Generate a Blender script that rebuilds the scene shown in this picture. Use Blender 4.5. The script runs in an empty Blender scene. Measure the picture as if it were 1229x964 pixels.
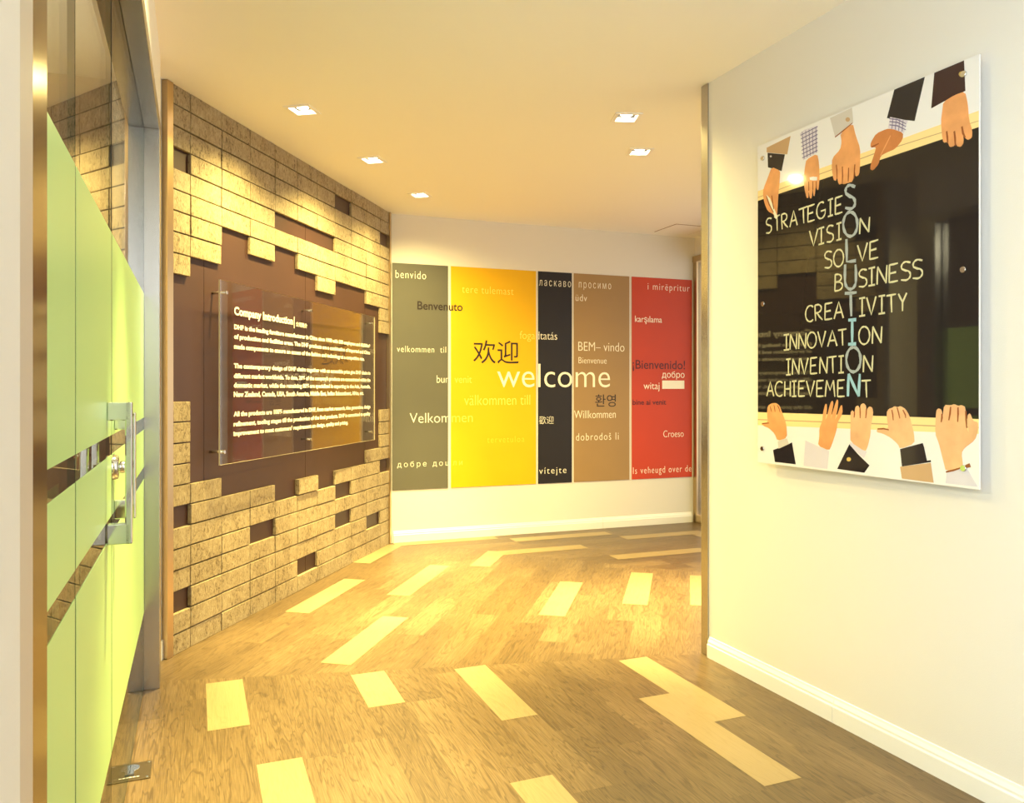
import bpy, bmesh, math, random
from mathutils import Vector, Matrix
from mathutils.geometry import delaunay_2d_cdt

random.seed(7)
S = bpy.context.scene
COL = S.collection

# ------------------------------------------------------------------ camera, world, exposure
F, CX, CY = 941.0, 614.5, 468.0          # focal length and horizon of the 1229 x 964 photograph
HE, HC = 1.255, 1.445                    # eye height above the floor, ceiling above the eye
CEIL = HE + HC

cam = bpy.data.cameras.new('camera')
cam.sensor_fit = 'HORIZONTAL'
cam.sensor_width = 36.0
cam.lens = 36.0 * F / 1229.0
cam.shift_y = -(482.0 - CY) / 1229.0
cam.clip_start = 0.02
cam_ob = bpy.data.objects.new('camera', cam)
cam_ob.location = (0, 0, HE)
cam_ob.rotation_euler = (math.radians(90), 0, 0)
COL.objects.link(cam_ob)
S.camera = cam_ob

S.view_settings.view_transform = 'Standard'
S.view_settings.look = 'None'
S.view_settings.gamma = 1.0
S.view_settings.exposure = 0.30
S.view_settings.use_curve_mapping = False
S.cycles.max_bounces = 12
S.cycles.diffuse_bounces = 6
S.cycles.glossy_bounces = 6
S.cycles.transparent_max_bounces = 16
S.cycles.caustics_reflective = False
S.cycles.caustics_refractive = False
S.cycles.sample_clamp_indirect = 6.0

LAMP_COL = (1.0, 0.80, 0.28)
BEAM_W = 1150.0
SPILL_W = 265.0
DAY_W = 16.0
SIDE_FILL_W = 82.0
w = bpy.data.worlds.new('daylight')
S.world = w
w.use_nodes = True
w.node_tree.nodes['Background'].inputs[0].default_value = (1.0, 0.98, 0.95, 1)
w.node_tree.nodes['Background'].inputs[1].default_value = 1.3

# ------------------------------------------------------------------ helpers: photograph to place
def fl(x, y):
    z = F * HE / (y - CY)
    return Vector(((x - CX) / F * z, z))
def ce(x, y):
    z = F * HC / (CY - y)
    return Vector(((x - CX) / F * z, z))
def dirv(deg):
    return Vector((math.sin(math.radians(deg)), math.cos(math.radians(deg))))

class Frame:
    """an upright plane: origin on the floor, local x along it, local y to the left of x, local z up"""
    def __init__(s, o, d):
        s.o = Vector(o); s.d = Vector(d).normalized()
        s.rot = math.atan2(s.d.y, s.d.x)
    def s_at(s, px, off=0.0):
        k = (px - CX) / F
        n = Vector((-s.d.y, s.d.x))
        o = s.o + n * off
        return (k * o.y - o.x) / (s.d.x - k * s.d.y)
    def p(s, px, py, off=0.0):
        t = s.s_at(px, off)
        n = Vector((-s.d.y, s.d.x))
        q = s.o + n * off + s.d * t
        return (t, HE - (py - CY) * q.y / F)
    def xy(s, t, off=0.0):
        n = Vector((-s.d.y, s.d.x))
        return s.o + s.d * t + n * off

A0 = Vector((-1.600, 3.68)); A1 = Vector((-0.9925, 6.42))
WA = Frame(A0, A1 - A0); LA = (A1 - A0).length
B0 = Vector((-0.975, 6.43)); B1 = Vector((1.706, 7.45))
WB = Frame(B0, B1 - B0); LB = (B1 - B0).length
C0 = Vector((0.925, 3.695)); CD = Vector((math.sin(math.radians(22)), -math.cos(math.radians(22))))
WC = Frame(C0, CD)
D0 = Vector((-1.5645, 3.327))
WD = Frame(D0, CD)                       # room side is +y here

# ------------------------------------------------------------------ helpers: materials
MATS = {}
def lin(c):
    return tuple(((v / 255.0) / 12.92 if v / 255.0 <= 0.04045 else ((v / 255.0 + 0.055) / 1.055) ** 2.4) for v in c) + (1.0,)
def mat(name, rgb=(200, 200, 200), rough=0.5, metal=0.0, spec=0.5, coat=0.0, noise=0.0, nscale=20.0, bump=0.0, bscale=60.0, emis=None):
    m = bpy.data.materials.new(name); m.use_nodes = True
    nt = m.node_tree; b = nt.nodes['Principled BSDF']
    b.inputs['Base Color'].default_value = lin(rgb)
    b.inputs['Roughness'].default_value = rough
    b.inputs['Metallic'].default_value = metal
    b.inputs['Specular IOR Level'].default_value = spec
    b.inputs['Coat Weight'].default_value = coat
    b.inputs['Coat Roughness'].default_value = 0.02
    if emis:
        b.inputs['Emission Color'].default_value = tuple(emis[0]) + (1,)
        b.inputs['Emission Strength'].default_value = emis[1]
    if noise or bump:
        tc = nt.nodes.new('ShaderNodeTexCoord')
    if noise:
        n = nt.nodes.new('ShaderNodeTexNoise'); n.inputs['Scale'].default_value = nscale; n.inputs['Detail'].default_value = 4
        nt.links.new(tc.outputs['Object'], n.inputs['Vector'])
        r = nt.nodes.new('ShaderNodeValToRGB')
        c = lin(rgb)
        r.color_ramp.elements[0].position = 0.3; r.color_ramp.elements[1].position = 0.7
        r.color_ramp.elements[0].color = tuple(v * (1 - noise) for v in c[:3]) + (1,)
        r.color_ramp.elements[1].color = tuple(min(1, v * (1 + noise)) for v in c[:3]) + (1,)
        nt.links.new(n.outputs['Fac'], r.inputs['Fac']); nt.links.new(r.outputs['Color'], b.inputs['Base Color'])
    if bump:
        n2 = nt.nodes.new('ShaderNodeTexNoise'); n2.inputs['Scale'].default_value = bscale; n2.inputs['Detail'].default_value = 5
        nt.links.new(tc.outputs['Object'], n2.inputs['Vector'])
        bp = nt.nodes.new('ShaderNodeBump'); bp.inputs['Strength'].default_value = bump; bp.inputs['Distance'].default_value = 0.01
        nt.links.new(n2.outputs['Fac'], bp.inputs['Height']); nt.links.new(bp.outputs['Normal'], b.inputs['Normal'])
    MATS[name] = m
    return m

def glass_mat(name, tint=(1, 1, 1), ior=1.5, rough=0.0):
    m = bpy.data.materials.new(name); m.use_nodes = True
    nt = m.node_tree; nt.nodes.clear()
    out = nt.nodes.new('ShaderNodeOutputMaterial')
    mix = nt.nodes.new('ShaderNodeMixShader'); tr = nt.nodes.new('ShaderNodeBsdfTransparent'); gl = nt.nodes.new('ShaderNodeBsdfGlossy')
    tr.inputs['Color'].default_value = tuple(tint) + (1,)
    gl.inputs['Roughness'].default_value = rough
    fr = nt.nodes.new('ShaderNodeFresnel'); geo = nt.nodes.new('ShaderNodeNewGeometry')
    mx = nt.nodes.new('ShaderNodeMix'); mx.data_type = 'FLOAT'
    mx.inputs['A'].default_value = ior; mx.inputs['B'].default_value = 1.0 / ior
    nt.links.new(geo.outputs['Backfacing'], mx.inputs['Factor'])
    nt.links.new(mx.outputs['Result'], fr.inputs['IOR'])
    nt.links.new(fr.outputs['Fac'], mix.inputs['Fac'])
    nt.links.new(tr.outputs[0], mix.inputs[1]); nt.links.new(gl.outputs[0], mix.inputs[2])
    nt.links.new(mix.outputs[0], out.inputs['Surface'])
    return m

def brushed(name, rgb, rough=0.28):
    m = mat(name, rgb, rough=rough, metal=1.0)
    nt = m.node_tree; b = nt.nodes['Principled BSDF']
    tc = nt.nodes.new('ShaderNodeTexCoord'); mp = nt.nodes.new('ShaderNodeMapping')
    mp.inputs['Scale'].default_value = (400, 400, 0.5)
    n = nt.nodes.new('ShaderNodeTexNoise'); n.inputs['Scale'].default_value = 1.0; n.inputs['Detail'].default_value = 2
    nt.links.new(tc.outputs['Object'], mp.inputs['Vector']); nt.links.new(mp.outputs['Vector'], n.inputs['Vector'])
    mr = nt.nodes.new('ShaderNodeMapRange'); mr.inputs['To Min'].default_value = rough - 0.01; mr.inputs['To Max'].default_value = rough + 0.012
    nt.links.new(n.outputs['Fac'], mr.inputs['Value']); nt.links.new(mr.outputs['Result'], b.inputs['Roughness'])
    return m

def wood_mat(name, dark, mid, light, rough, contrast=1.0):
    """plank wood: UV u runs along the plank in metres, v across"""
    m = bpy.data.materials.new(name); m.use_nodes = True
    nt = m.node_tree; b = nt.nodes['Principled BSDF']; L = nt.links.new
    uv = nt.nodes.new('ShaderNodeUVMap'); uv.uv_map = 'grain'
    mp = nt.nodes.new('ShaderNodeMapping'); mp.inputs['Scale'].default_value = (1.2, 12.0, 1)
    L(uv.outputs['UV'], mp.inputs['Vector'])
    nz = nt.nodes.new('ShaderNodeTexNoise'); nz.inputs['Scale'].default_value = 1.6; nz.inputs['Detail'].default_value = 3; nz.inputs['Distortion'].default_value = 0.6
    L(mp.outputs['Vector'], nz.inputs['Vector'])
    ml = nt.nodes.new('ShaderNodeMath'); ml.operation = 'MULTIPLY'; ml.inputs[1].default_value = 9.0
    L(nz.outputs['Fac'], ml.inputs[0])
    fr = nt.nodes.new('ShaderNodeMath'); fr.operation = 'FRACT'; L(ml.outputs[0], fr.inputs[0])
    ring = nt.nodes.new('ShaderNodeValToRGB')
    e = ring.color_ramp.elements; e[0].position = 0.0; e[0].color = (0.1, 0.1, 0.1, 1); e[1].position = 0.22; e[1].color = (1, 1, 1, 1)
    x = e.new(0.85); x.color = (0.8, 0.8, 0.8, 1); x2 = e.new(1.0); x2.color = (0.15, 0.15, 0.15, 1)
    L(fr.outputs[0], ring.inputs['Fac'])
    mp2 = nt.nodes.new('ShaderNodeMapping'); mp2.inputs['Scale'].default_value = (9.0, 260.0, 1); L(uv.outputs['UV'], mp2.inputs['Vector'])
    fine = nt.nodes.new('ShaderNodeTexNoise'); fine.inputs['Scale'].default_value = 1.0; fine.inputs['Detail'].default_value = 4
    L(mp2.outputs['Vector'], fine.inputs['Vector'])
    mp3 = nt.nodes.new('ShaderNodeMapping'); mp3.inputs['Scale'].default_value = (0.7, 1.5, 1); L(uv.outputs['UV'], mp3.inputs['Vector'])
    tone = nt.nodes.new('ShaderNodeTexNoise'); tone.inputs['Scale'].default_value = 1.0; tone.inputs['Detail'].default_value = 2
    L(mp3.outputs['Vector'], tone.inputs['Vector'])
    a1 = nt.nodes.new('ShaderNodeMath'); a1.operation = 'MULTIPLY'; a1.inputs[1].default_value = 0.25 * contrast; L(ring.outputs['Color'], a1.inputs[0])
    a2 = nt.nodes.new('ShaderNodeMath'); a2.operation = 'MULTIPLY_ADD'; a2.inputs[1].default_value = 0.5 * contrast; L(fine.outputs['Fac'], a2.inputs[0]); L(a1.outputs[0], a2.inputs[2])
    a3 = nt.nodes.new('ShaderNodeMath'); a3.operation = 'MULTIPLY_ADD'; a3.inputs[1].default_value = 0.55; L(tone.outputs['Fac'], a3.inputs[0]); L(a2.outputs[0], a3.inputs[2])
    cr = nt.nodes.new('ShaderNodeValToRGB'); c = cr.color_ramp.elements
    c[0].position = 0.38 * (0.5 + 0.5 * contrast); c[0].color = lin(dark); c[1].position = 1.15 * (0.5 + 0.5 * contrast) if contrast < 1 else 1.0; c[1].color = lin(light)
    mm = c.new(0.72 * (0.5 + 0.5 * contrast)); mm.color = lin(mid)
    L(a3.outputs[0], cr.inputs['Fac']); L(cr.outputs['Color'], b.inputs['Base Color'])
    b.inputs['Roughness'].default_value = rough
    b.inputs['Specular IOR Level'].default_value = 0.4
    bp = nt.nodes.new('ShaderNodeBump'); bp.inputs['Strength'].default_value = 0.12; bp.inputs['Distance'].default_value = 0.003
    L(fine.outputs['Fac'], bp.inputs['Height']); L(bp.outputs['Normal'], b.inputs['Normal'])
    return m

def stone_mat():
    m = bpy.data.materials.new('rough_stone_brick'); m.use_nodes = True
    nt = m.node_tree; b = nt.nodes['Principled BSDF']; L = nt.links.new
    tc = nt.nodes.new('ShaderNodeTexCoord')
    mp = nt.nodes.new('ShaderNodeMapping'); mp.inputs['Scale'].default_value = (1.0, 1.0, 0.55); L(tc.outputs['Object'], mp.inputs['Vector'])
    n1 = nt.nodes.new('ShaderNodeTexNoise'); n1.inputs['Scale'].default_value = 62; n1.inputs['Detail'].default_value = 6; n1.inputs['Roughness'].default_value = 0.7; n1.inputs['Distortion'].default_value = 1.2
    L(mp.outputs['Vector'], n1.inputs['Vector'])
    n2 = nt.nodes.new('ShaderNodeTexNoise'); n2.inputs['Scale'].default_value = 7; n2.inputs['Detail'].default_value = 3; L(mp.outputs['Vector'], n2.inputs['Vector'])
    cr = nt.nodes.new('ShaderNodeValToRGB'); c = cr.color_ramp.elements
    c[0].position = 0.34; c[0].color = lin((104, 88, 64)); c[1].position = 0.66; c[1].color = lin((180, 164, 132))
    x = c.new(0.46); x.color = lin((156, 139, 108))
    mx = nt.nodes.new('ShaderNodeMath'); mx.operation = 'MULTIPLY_ADD'; mx.inputs[1].default_value = 0.3; mx.inputs[2].default_value = -0.15
    L(n2.outputs['Fac'], mx.inputs[0])
    ad = nt.nodes.new('ShaderNodeMath'); ad.operation = 'ADD'; L(n1.outputs['Fac'], ad.inputs[0]); L(mx.outputs[0], ad.inputs[1])
    L(ad.outputs[0], cr.inputs['Fac']); L(cr.outputs['Color'], b.inputs['Base Color'])
    b.inputs['Roughness'].default_value = 0.62
    b.inputs['Specular IOR Level'].default_value = 0.35
    bp = nt.nodes.new('ShaderNodeBump'); bp.inputs['Strength'].default_value = 0.75; bp.inputs['Distance'].default_value = 0.006
    L(n1.outputs['Fac'], bp.inputs['Height']); L(bp.outputs['Normal'], b.inputs['Normal'])
    return m

M_wall = mat('white_wall_paint', (226, 221, 212), rough=0.7, spec=0.25, bump=0.05, bscale=220)
M_ceil = mat('white_ceiling_paint', (251, 248, 240), rough=0.85, spec=0.15)
M_base = mat('white_gloss_skirting', (240, 238, 232), rough=0.35)
M_back = mat('brown_backing_board', (66, 42, 34), rough=0.45, noise=0.08, nscale=5)
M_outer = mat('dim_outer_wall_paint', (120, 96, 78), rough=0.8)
M_steel = brushed('brushed_steel', (188, 185, 180), 0.26)
M_brass = brushed('brushed_champagne_steel', (205, 180, 140), 0.30)
M_bronze = mat('dark_bronze_metal', (96, 68, 46), rough=0.2, metal=1.0)
M_greytrim = mat('grey_painted_edge', (196, 184, 170), rough=0.5)
M_plate = brushed('dull_steel_plate', (120, 106, 84), 0.4)
M_chrome = mat('polished_steel', (225, 222, 215), rough=0.09, metal=1.0)
M_dark = mat('black_gasket', (22, 20, 20), rough=0.5)
M_stone = stone_mat()
M_wood = wood_mat('oak_vinyl_plank', (58, 45, 30), (96, 78, 54), (132, 111, 82), 0.38)
M_pale = wood_mat('pale_maple_plank', (132, 114, 80), (149, 130, 95), (159, 142, 108), 0.4, 0.5)
M_glass = glass_mat('clear_door_glass', (0.93, 0.97, 0.94))
M_acrylic = glass_mat('clear_acrylic', (0.97, 0.97, 0.96), ior=1.62)
M_edge = mat('glass_edge_teal', (30, 62, 54), rough=0.2)
M_acedge = mat('acrylic_edge', (228, 214, 180), rough=0.3)
M_lamp = mat('lamp_glow', (255, 240, 220), emis=((1.0, 0.86, 0.62), 30.0))
M_white = mat('white_enamel', (246, 244, 240), rough=0.4)
M_black = mat('black_lamp_gimbal', (24, 22, 20), rough=0.5)
M_text = mat('cream_lettering', (250, 243, 222), rough=0.5)
M_textdk = mat('dark_brown_lettering', (34, 20, 18), rough=0.5)
M_textmr = mat('maroon_lettering', (84, 22, 20), rough=0.5)

# ------------------------------------------------------------------ helpers: meshes and objects
def box(bm, x0, x1, y0, y1, z0, z1, mi=0):
    v = [bm.verts.new(p) for p in ((x0, y0, z0), (x1, y0, z0), (x1, y1, z0), (x0, y1, z0), (x0, y0, z1), (x1, y0, z1), (x1, y1, z1), (x0, y1, z1))]
    fs = []
    for i in ((0, 3, 2, 1), (4, 5, 6, 7), (0, 1, 5, 4), (1, 2, 6, 5), (2, 3, 7, 6), (3, 0, 4, 7)):
        f = bm.faces.new([v[j] for j in i]); f.material_index = mi; fs.append(f)
    return v, fs
def plate(bm, poly, y0, y1, mi=0):
    """outline in local x, z extruded from y0 (back) to y1 (front)"""
    a = [bm.verts.new((x, y0, z)) for x, z in poly]; b = [bm.verts.new((x, y1, z)) for x, z in poly]
    fs = [bm.faces.new(a), bm.faces.new(b[::-1])]
    n = len(poly)
    for i in range(n):
        fs.append(bm.faces.new((a[i], b[i], b[(i + 1) % n], a[(i + 1) % n])))
    for f in fs: f.material_index = mi
    return fs
def slab(bm, poly, z0, z1, mi=0):
    a = [bm.verts.new((x, y, z0)) for x, y in poly]; b = [bm.verts.new((x, y, z1)) for x, y in poly]
    fs = [bm.faces.new(a[::-1]), bm.faces.new(b)]
    n = len(poly)
    for i in range(n):
        fs.append(bm.faces.new((a[i], a[(i + 1) % n], b[(i + 1) % n], b[i])))
    for f in fs: f.material_index = mi
def tube(bm, p0, p1, r0, r1=None, seg=20, mi=0, cap=True):
    p0 = Vector(p0); p1 = Vector(p1); r1 = r0 if r1 is None else r1
    d = (p1 - p0).normalized(); a = d.orthogonal().normalized(); b = d.cross(a)
    r = []
    for p, rad in ((p0, r0), (p1, r1)):
        r.append([bm.verts.new(p + (a * math.cos(2 * math.pi * i / seg) + b * math.sin(2 * math.pi * i / seg)) * rad) for i in range(seg)])
    for i in range(seg):
        f = bm.faces.new((r[0][i], r[0][(i + 1) % seg], r[1][(i + 1) % seg], r[1][i])); f.material_index = mi; f.smooth = True
    if cap:
        for f in (bm.faces.new(r[0][::-1]), bm.faces.new(r[1])): f.material_index = mi
def finish(bm, bevel=0.0, seg=2):
    bmesh.ops.recalc_face_normals(bm, faces=bm.faces[:])
    if bevel:
        bmesh.ops.bevel(bm, geom=[e for e in bm.edges if len(e.link_faces) == 2 and e.calc_face_angle(0) > 0.6], offset=bevel, segments=seg, affect='EDGES', profile=0.6)
def obj(name, bm, mats, parent=None, frame=None, loc=None, rot=None, bevel=0.0, recalc=True):
    if recalc or bevel: finish(bm, bevel)
    me = bpy.data.meshes.new(name); bm.to_mesh(me); bm.free()
    for m in (mats if isinstance(mats, (list, tuple)) else [mats]): me.materials.append(m)
    o = bpy.data.objects.new(name, me); COL.objects.link(o)
    if parent: o.parent = parent
    if frame is not None:
        o.location = (frame.o.x, frame.o.y, 0); o.rotation_euler = (0, 0, frame.rot)
    if loc is not None: o.location = loc
    if rot is not None: o.rotation_euler = (0, 0, rot)
    return o
def thing(name, label, cat, loc, rot=0.0, group=None):
    o = bpy.data.objects.new(name, None); COL.objects.link(o)
    o.empty_display_size = 0.1
    o.location = loc; o.rotation_euler = (0, 0, rot); o['label'] = label; o['category'] = cat; o['kind'] = 'thing'
    if group: o['group'] = group
    return o
def struct(name, bm, mats, parent=None, frame=None, bevel=0.0, label=None):
    o = obj(name, bm, mats, parent, frame, bevel=bevel); o['kind'] = 'structure'
    if label: o['label'] = label
    return o
def clip_poly(poly, p, n):
    """keep the part of poly where (q - p).n >= 0"""
    out = []
    for i in range(len(poly)):
        a, b = poly[i], poly[(i + 1) % len(poly)]
        da, db = (a - p).dot(n), (b - p).dot(n)
        if da >= 0: out.append(a)
        if (da >= 0) != (db >= 0): out.append(a + (b - a) * (da / (da - db)))
    return out
def text_mesh(s, bold=0.0, space=1.0):
    cu = bpy.data.curves.new('words', 'FONT'); cu.body = s; cu.size = 1.0; cu.offset = bold; cu.space_character = space
    cu.fill_mode = 'FRONT'; cu.resolution_u = 4
    o = bpy.data.objects.new('words', cu); COL.objects.link(o)
    dg = bpy.context.evaluated_depsgraph_get(); dg.update()
    me = bpy.data.meshes.new_from_object(o.evaluated_get(dg))
    bpy.data.objects.remove(o); bpy.data.curves.remove(cu)
    return me
def text_into(bm, s, x0, x1, z0, z1, y, bold=0.0, space=1.0, mi=0, skew=0.0):
    """letters standing in the x-z plane, facing -y, fitted to the given box"""
    me = text_mesh(s, bold, space)
    xs = [v.co.x for v in me.vertices]; ys = [v.co.y for v in me.vertices]
    if not xs: return
    ax, bx, ay, by = min(xs), max(xs), min(ys), max(ys)
    t = bmesh.new(); t.from_mesh(me); bpy.data.meshes.remove(me)
    mp = {}
    for v in t.verts:
        mp[v.index] = bm.verts.new((x0 + (v.co.x - ax) / (bx - ax) * (x1 - x0), y, z0 + (v.co.y - ay) / (by - ay) * (z1 - z0)))
    for f in t.faces:
        try:
            g = bm.faces.new([mp[v.index] for v in f.verts]); g.material_index = mi
        except ValueError:
            pass
    t.free()

# ================================================================== FLOOR
ROOM = [Vector(p) for p in ((-4.6, -2.6), (3.9, -2.6), (3.9, 8.6), (-4.6, 8.6))]
L12a, L12b = fl(194, 818), fl(843, 785)
L23a, L23b = fl(480, 651), fl(845, 688)
def side(a, b):
    d = (b - a).normalized()
    return a, Vector((-d.y, d.x))        # normal pointing away from the camera side
p12, n12 = side(L12a, L12b); p23, n23 = side(L23a, L23b)
zone_poly = {1: clip_poly(ROOM, p12, -n12)}
far = clip_poly(ROOM, p12, n12)
zone_poly[2] = clip_poly(far, p23, -n23); zone_poly[3] = clip_poly(far, p23, n23)
ZA = {1: -22.0, 2: 12.5, 3: 68.9}
ZW = {1: (0.148, 0.042), 2: (0.148, 0.02), 3: (0.148, 0.03)}
bm = bmesh.new(); uvl = bm.loops.layers.uv.new('grain')
def plank_face(bm, uvl, poly, d, n, off, z):
    f = bm.faces.new([bm.verts.new((q.x, q.y, z)) for q in poly])
    if f.normal.z < 0 or True:
        f.normal_update()
        if f.normal.z < 0: f.normal_flip()
    for l in f.loops:
        q = Vector((l.vert.co.x, l.vert.co.y)); l[uvl].uv = (q.dot(d) + off[0], q.dot(n) + off[1])
    return f
for z, poly in zone_poly.items():
    d = dirv(ZA[z]); n = Vector((d.y, -d.x)); wdt, o0 = ZW[z]
    us = [q.dot(d) for q in poly]; vs = [q.dot(n) for q in poly]
    for k in range(math.floor((min(vs) - o0) / wdt), math.ceil((max(vs) - o0) / wdt) + 1):
        v0 = o0 + k * wdt
        u = min(us) - random.random() * 0.92
        while u < max(us):
            q = [d * a + n * b for a, b in ((u, v0), (u + 0.92, v0), (u + 0.92, v0 + wdt), (u, v0 + wdt))]
            for i in range(len(poly)):
                a, b = poly[i], poly[(i + 1) % len(poly)]
                e = (b - a); q = clip_poly(q, a, Vector((-e.y, e.x)).normalized())
                if len(q) < 3: break
            if len(q) >= 3:
                plank_face(bm, uvl, q, d, n, (random.random() * 40, random.random() * 40), 0.0)
            u += 0.92
floor = obj('floor', bm, M_wood, recalc=False); floor['kind'] = 'structure'
PALE = {1: [(3.09, 3.59, 0), (3.08, 3.46, 4), (2.77, 3.36, 7), (2.46, 3.18, 12), (2.00, 2.76, 11), (1.75, 2.32, 6), (2.0, 2.75, 1)],
        2: [(3.33, 4.09, -1.566), (4.05, 4.84, -2.139), (4.52, 5.36, -1.716), (5.31, 5.99, -2.303), (4.30, 5.08, -.728), (4.63, 5.44, -.292), (5.39, 5.92, -1.43), (4.69, 5.44, .10)],
        3: [(2.08, 2.80, -5.65), (2.36, 3.26, -6.104), (1.40, 2.27, -6.277), (3.27, 4.06, -5.853), (2.82, 3.63, -5.199), (3.18, 4.12, -6.40), (3.9, 4.6, -5.70)]}
bm = bmesh.new(); uvl = bm.loops.layers.uv.new('grain')
for z, rows in PALE.items():
    d = dirv(ZA[z]); n = Vector((d.y, -d.x)); wdt, o0 = ZW[z]
    for u0, u1, v in rows:
        v0 = o0 + v * wdt if z == 1 else v - wdt / 2
        q = [d * a + n * b for a, b in ((u0, v0), (u1, v0), (u1, v0 + wdt), (u0, v0 + wdt))]
        plank_face(bm, uvl, q, d, n, (random.random() * 40, random.random() * 40), 0.0008 + 0.0003 * (z == 3))
pp = obj('pale_planks', bm, M_pale, parent=floor, recalc=False); pp['label'] = 'pale maple planks scattered among the brown ones'

# ================================================================== CEILING with openings for the lamps
LIGHTS = [(ce(363, 132), 12.5, (0.34, -0.08)), (ce(447, 192), 12.5, (0.22, 0.18)), (ce(504, 234), 12.5, (0.22, 0.16)),
          (ce(752, 141), -4.0, (0.08, 0.16)), (ce(768, 182), -2.0, (0.06, 0.12)), (Vector((-0.72, 2.40)), -22.0, (0.0, 0.0))]
LS = 0.128
def square(c, ang, s):
    d = dirv(ang); n = Vector((d.y, -d.x))
    return [c + d * a * s / 2 + n * b * s / 2 for a, b in ((-1, -1), (1, -1), (1, 1), (-1, 1))]
pts = list(ROOM); edges = [(0, 1), (1, 2), (2, 3), (3, 0)]; holes = []
for c, a, t in LIGHTS:
    q = square(c, a, LS - 0.012); b = len(pts); pts += q; edges += [(b, b + 1), (b + 1, b + 2), (b + 2, b + 3), (b + 3, b)]; holes.append(q)
vs, es, fs, _, _, _ = delaunay_2d_cdt(pts, edges, [], 0, 1e-6)
bm = bmesh.new(); bv = [bm.verts.new((v.x, v.y, CEIL)) for v in vs]
for f in fs:
    c = sum((vs[i] for i in f), Vector((0, 0))) / len(f)
    inside = False
    for q in holes:
        if all((q[(i + 1) % 4] - q[i]).cross(c - q[i]) * (q[1] - q[0]).cross(q[2] - q[1]) > 0 for i in range(4)): inside = True
    if not inside:
        g = bm.faces.new([bv[i] for i in f]); g.normal_update()
        if g.normal.z > 0: g.normal_flip()
o = obj('ceiling', bm, M_ceil, recalc=False); o['kind'] = 'structure'

# ================================================================== WALLS
def wall(name, a, b, thick, z0=0.0, z1=CEIL, m=None, holes=(), label=None):
    """from a to b; the thickness goes to the left of that direction. holes: (s0, s1, z0, z1)"""
    fr = Frame(a, Vector(b) - Vector(a)); L = (Vector(b) - Vector(a)).length
    bm = bmesh.new()
    if not holes: box(bm, 0, L, 0, thick, z0, z1)
    else:
        s0, s1, h0, h1 = holes[0]
        if s0 > 0: box(bm, 0, s0, 0, thick, z0, z1)
        if s1 < L: box(bm, s1, L, 0, thick, z0, z1)
        if h0 > z0: box(bm, s0, s1, 0, thick, z0, h0)
        if h1 < z1: box(bm, s0, s1, 0, thick, h1, z1)
    return struct(name, bm, m or M_wall, frame=fr, label=label)

# left wall: brown board carrying the stone bricks
BR = 0.020                                # how far the bricks stand out of the board
bm = bmesh.new()
cutx = [0.0, WA.s_at(249), WA.s_at(370), WA.s_at(441), LA + 0.02]
for i in range(4):
    box(bm, cutx[i] + (0.0015 if i else 0), cutx[i + 1] - 0.0015, BR + 0.004, BR, 0, CEIL)
box(bm, 0, LA + 0.02, BR + 0.006, BR + 0.075, 0, CEIL)
wl = struct('wall_left', bm, M_back, frame=WA)

cols_px = [206, 228.8, 266.3, 300.5, 330.5, 357.2, 381, 402.5, 421.9, 439.9, 456.5, 468.6]
cs = [WA.s_at(x) for x in cols_px]; cs[0] = 0.012
PIT = 0.1005; TOP0 = CEIL - 0.092
def row_z(r):
    if r == 0: return TOP0, CEIL
    if r == 26: return 0.0, TOP0 - 25 * PIT
    return TOP0 - r * PIT, TOP0 - (r - 1) * PIT
top_n = [8, 7, 5, 6, 5, 6, 7, 6, 6, 7, 9]
bot_n = [15, 19, 20, 20, 21, 20, 21, 20, 20, 19, 16]
gone = {(0, 3), (4, 4), (5, 4), (6, 4), (7, 1), (10, 2), (0, 20), (0, 24), (3, 22), (5, 25), (7, 21), (7, 23), (9, 24), (10, 20)}
bm = bmesh.new()
J = 0.0030
for c in range(11):
    for r in range(27):
        if (top_n[c] < r < bot_n[c]) or (c, r) in gone: continue
        z0, z1 = row_z(r)
        dep = random.uniform(-0.0025, 0.0025) - (0.007 if (c, r) == (5, 20) else 0)
        x0, x1 = cs[c] + J, cs[c + 1] - J; za, zb = z0 + J * (r != 26), z1 - J * (r != 0)
        v, f6 = box(bm, x0, x1, BR - 0.0005, dep, za, zb)
# chip the faces of the bricks a little so that they catch the light unevenly
finish(bm, 0.0028, 2)
bmesh.ops.recalc_face_normals(bm, faces=bm.faces[:])
bc = obj('stone_brick_cladding', bm, M_stone, parent=wl, recalc=False)
bc['label'] = 'rough golden stone bricks with gaps showing brown board'

# back wall behind the coloured panels
bk_end = WB.xy(LB + 0.04)
wall('wall_back', WB.xy(-0.35), bk_end, 0.12)
# side wall with a bright window at the right end of the back wall, turning towards the viewer
E1 = WB.xy(LB + 0.036); SD = CD
side_fr = Frame(E1, SD)
E2 = side_fr.xy(3.9)
WIN_T = 2.47
wall('wall_side', E1, E2, 0.12, holes=[(0.055, 3.0, 0.07, WIN_T)])
bm = bmesh.new()
box(bm, 0.0, 0.055, -0.02, 0.05, 0.0, WIN_T + 0.05); box(bm, 2.95, 3.02, -0.012, 0.05, 0.0, WIN_T + 0.05)
box(bm, 0.0, 3.02, -0.028, 0.05, WIN_T - 0.005, WIN_T + 0.052); box(bm, 0.05, 2.96, -0.02, 0.05, 0.0, 0.075)
wf = struct('window_1', bm, M_brass, frame=side_fr, bevel=0.003, label='steel framed window beside the coloured panels')
bm = bmesh.new(); box(bm, 0.05, 2.96, 0.018, 0.026, 0.07, WIN_T); obj('window_pane', bm, glass_mat('clear_window_glass'), parent=wf)
# right-hand wall with the poster, and its return behind
CL = 5.2
wall('wall_right', C0, WC.xy(CL), 0.14)
wall('wall_right_return', E2 + Vector((0.15, -0.05)), WC.xy(0.0, 0.145) + Vector((0.0, 0.0)), 0.12)
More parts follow.
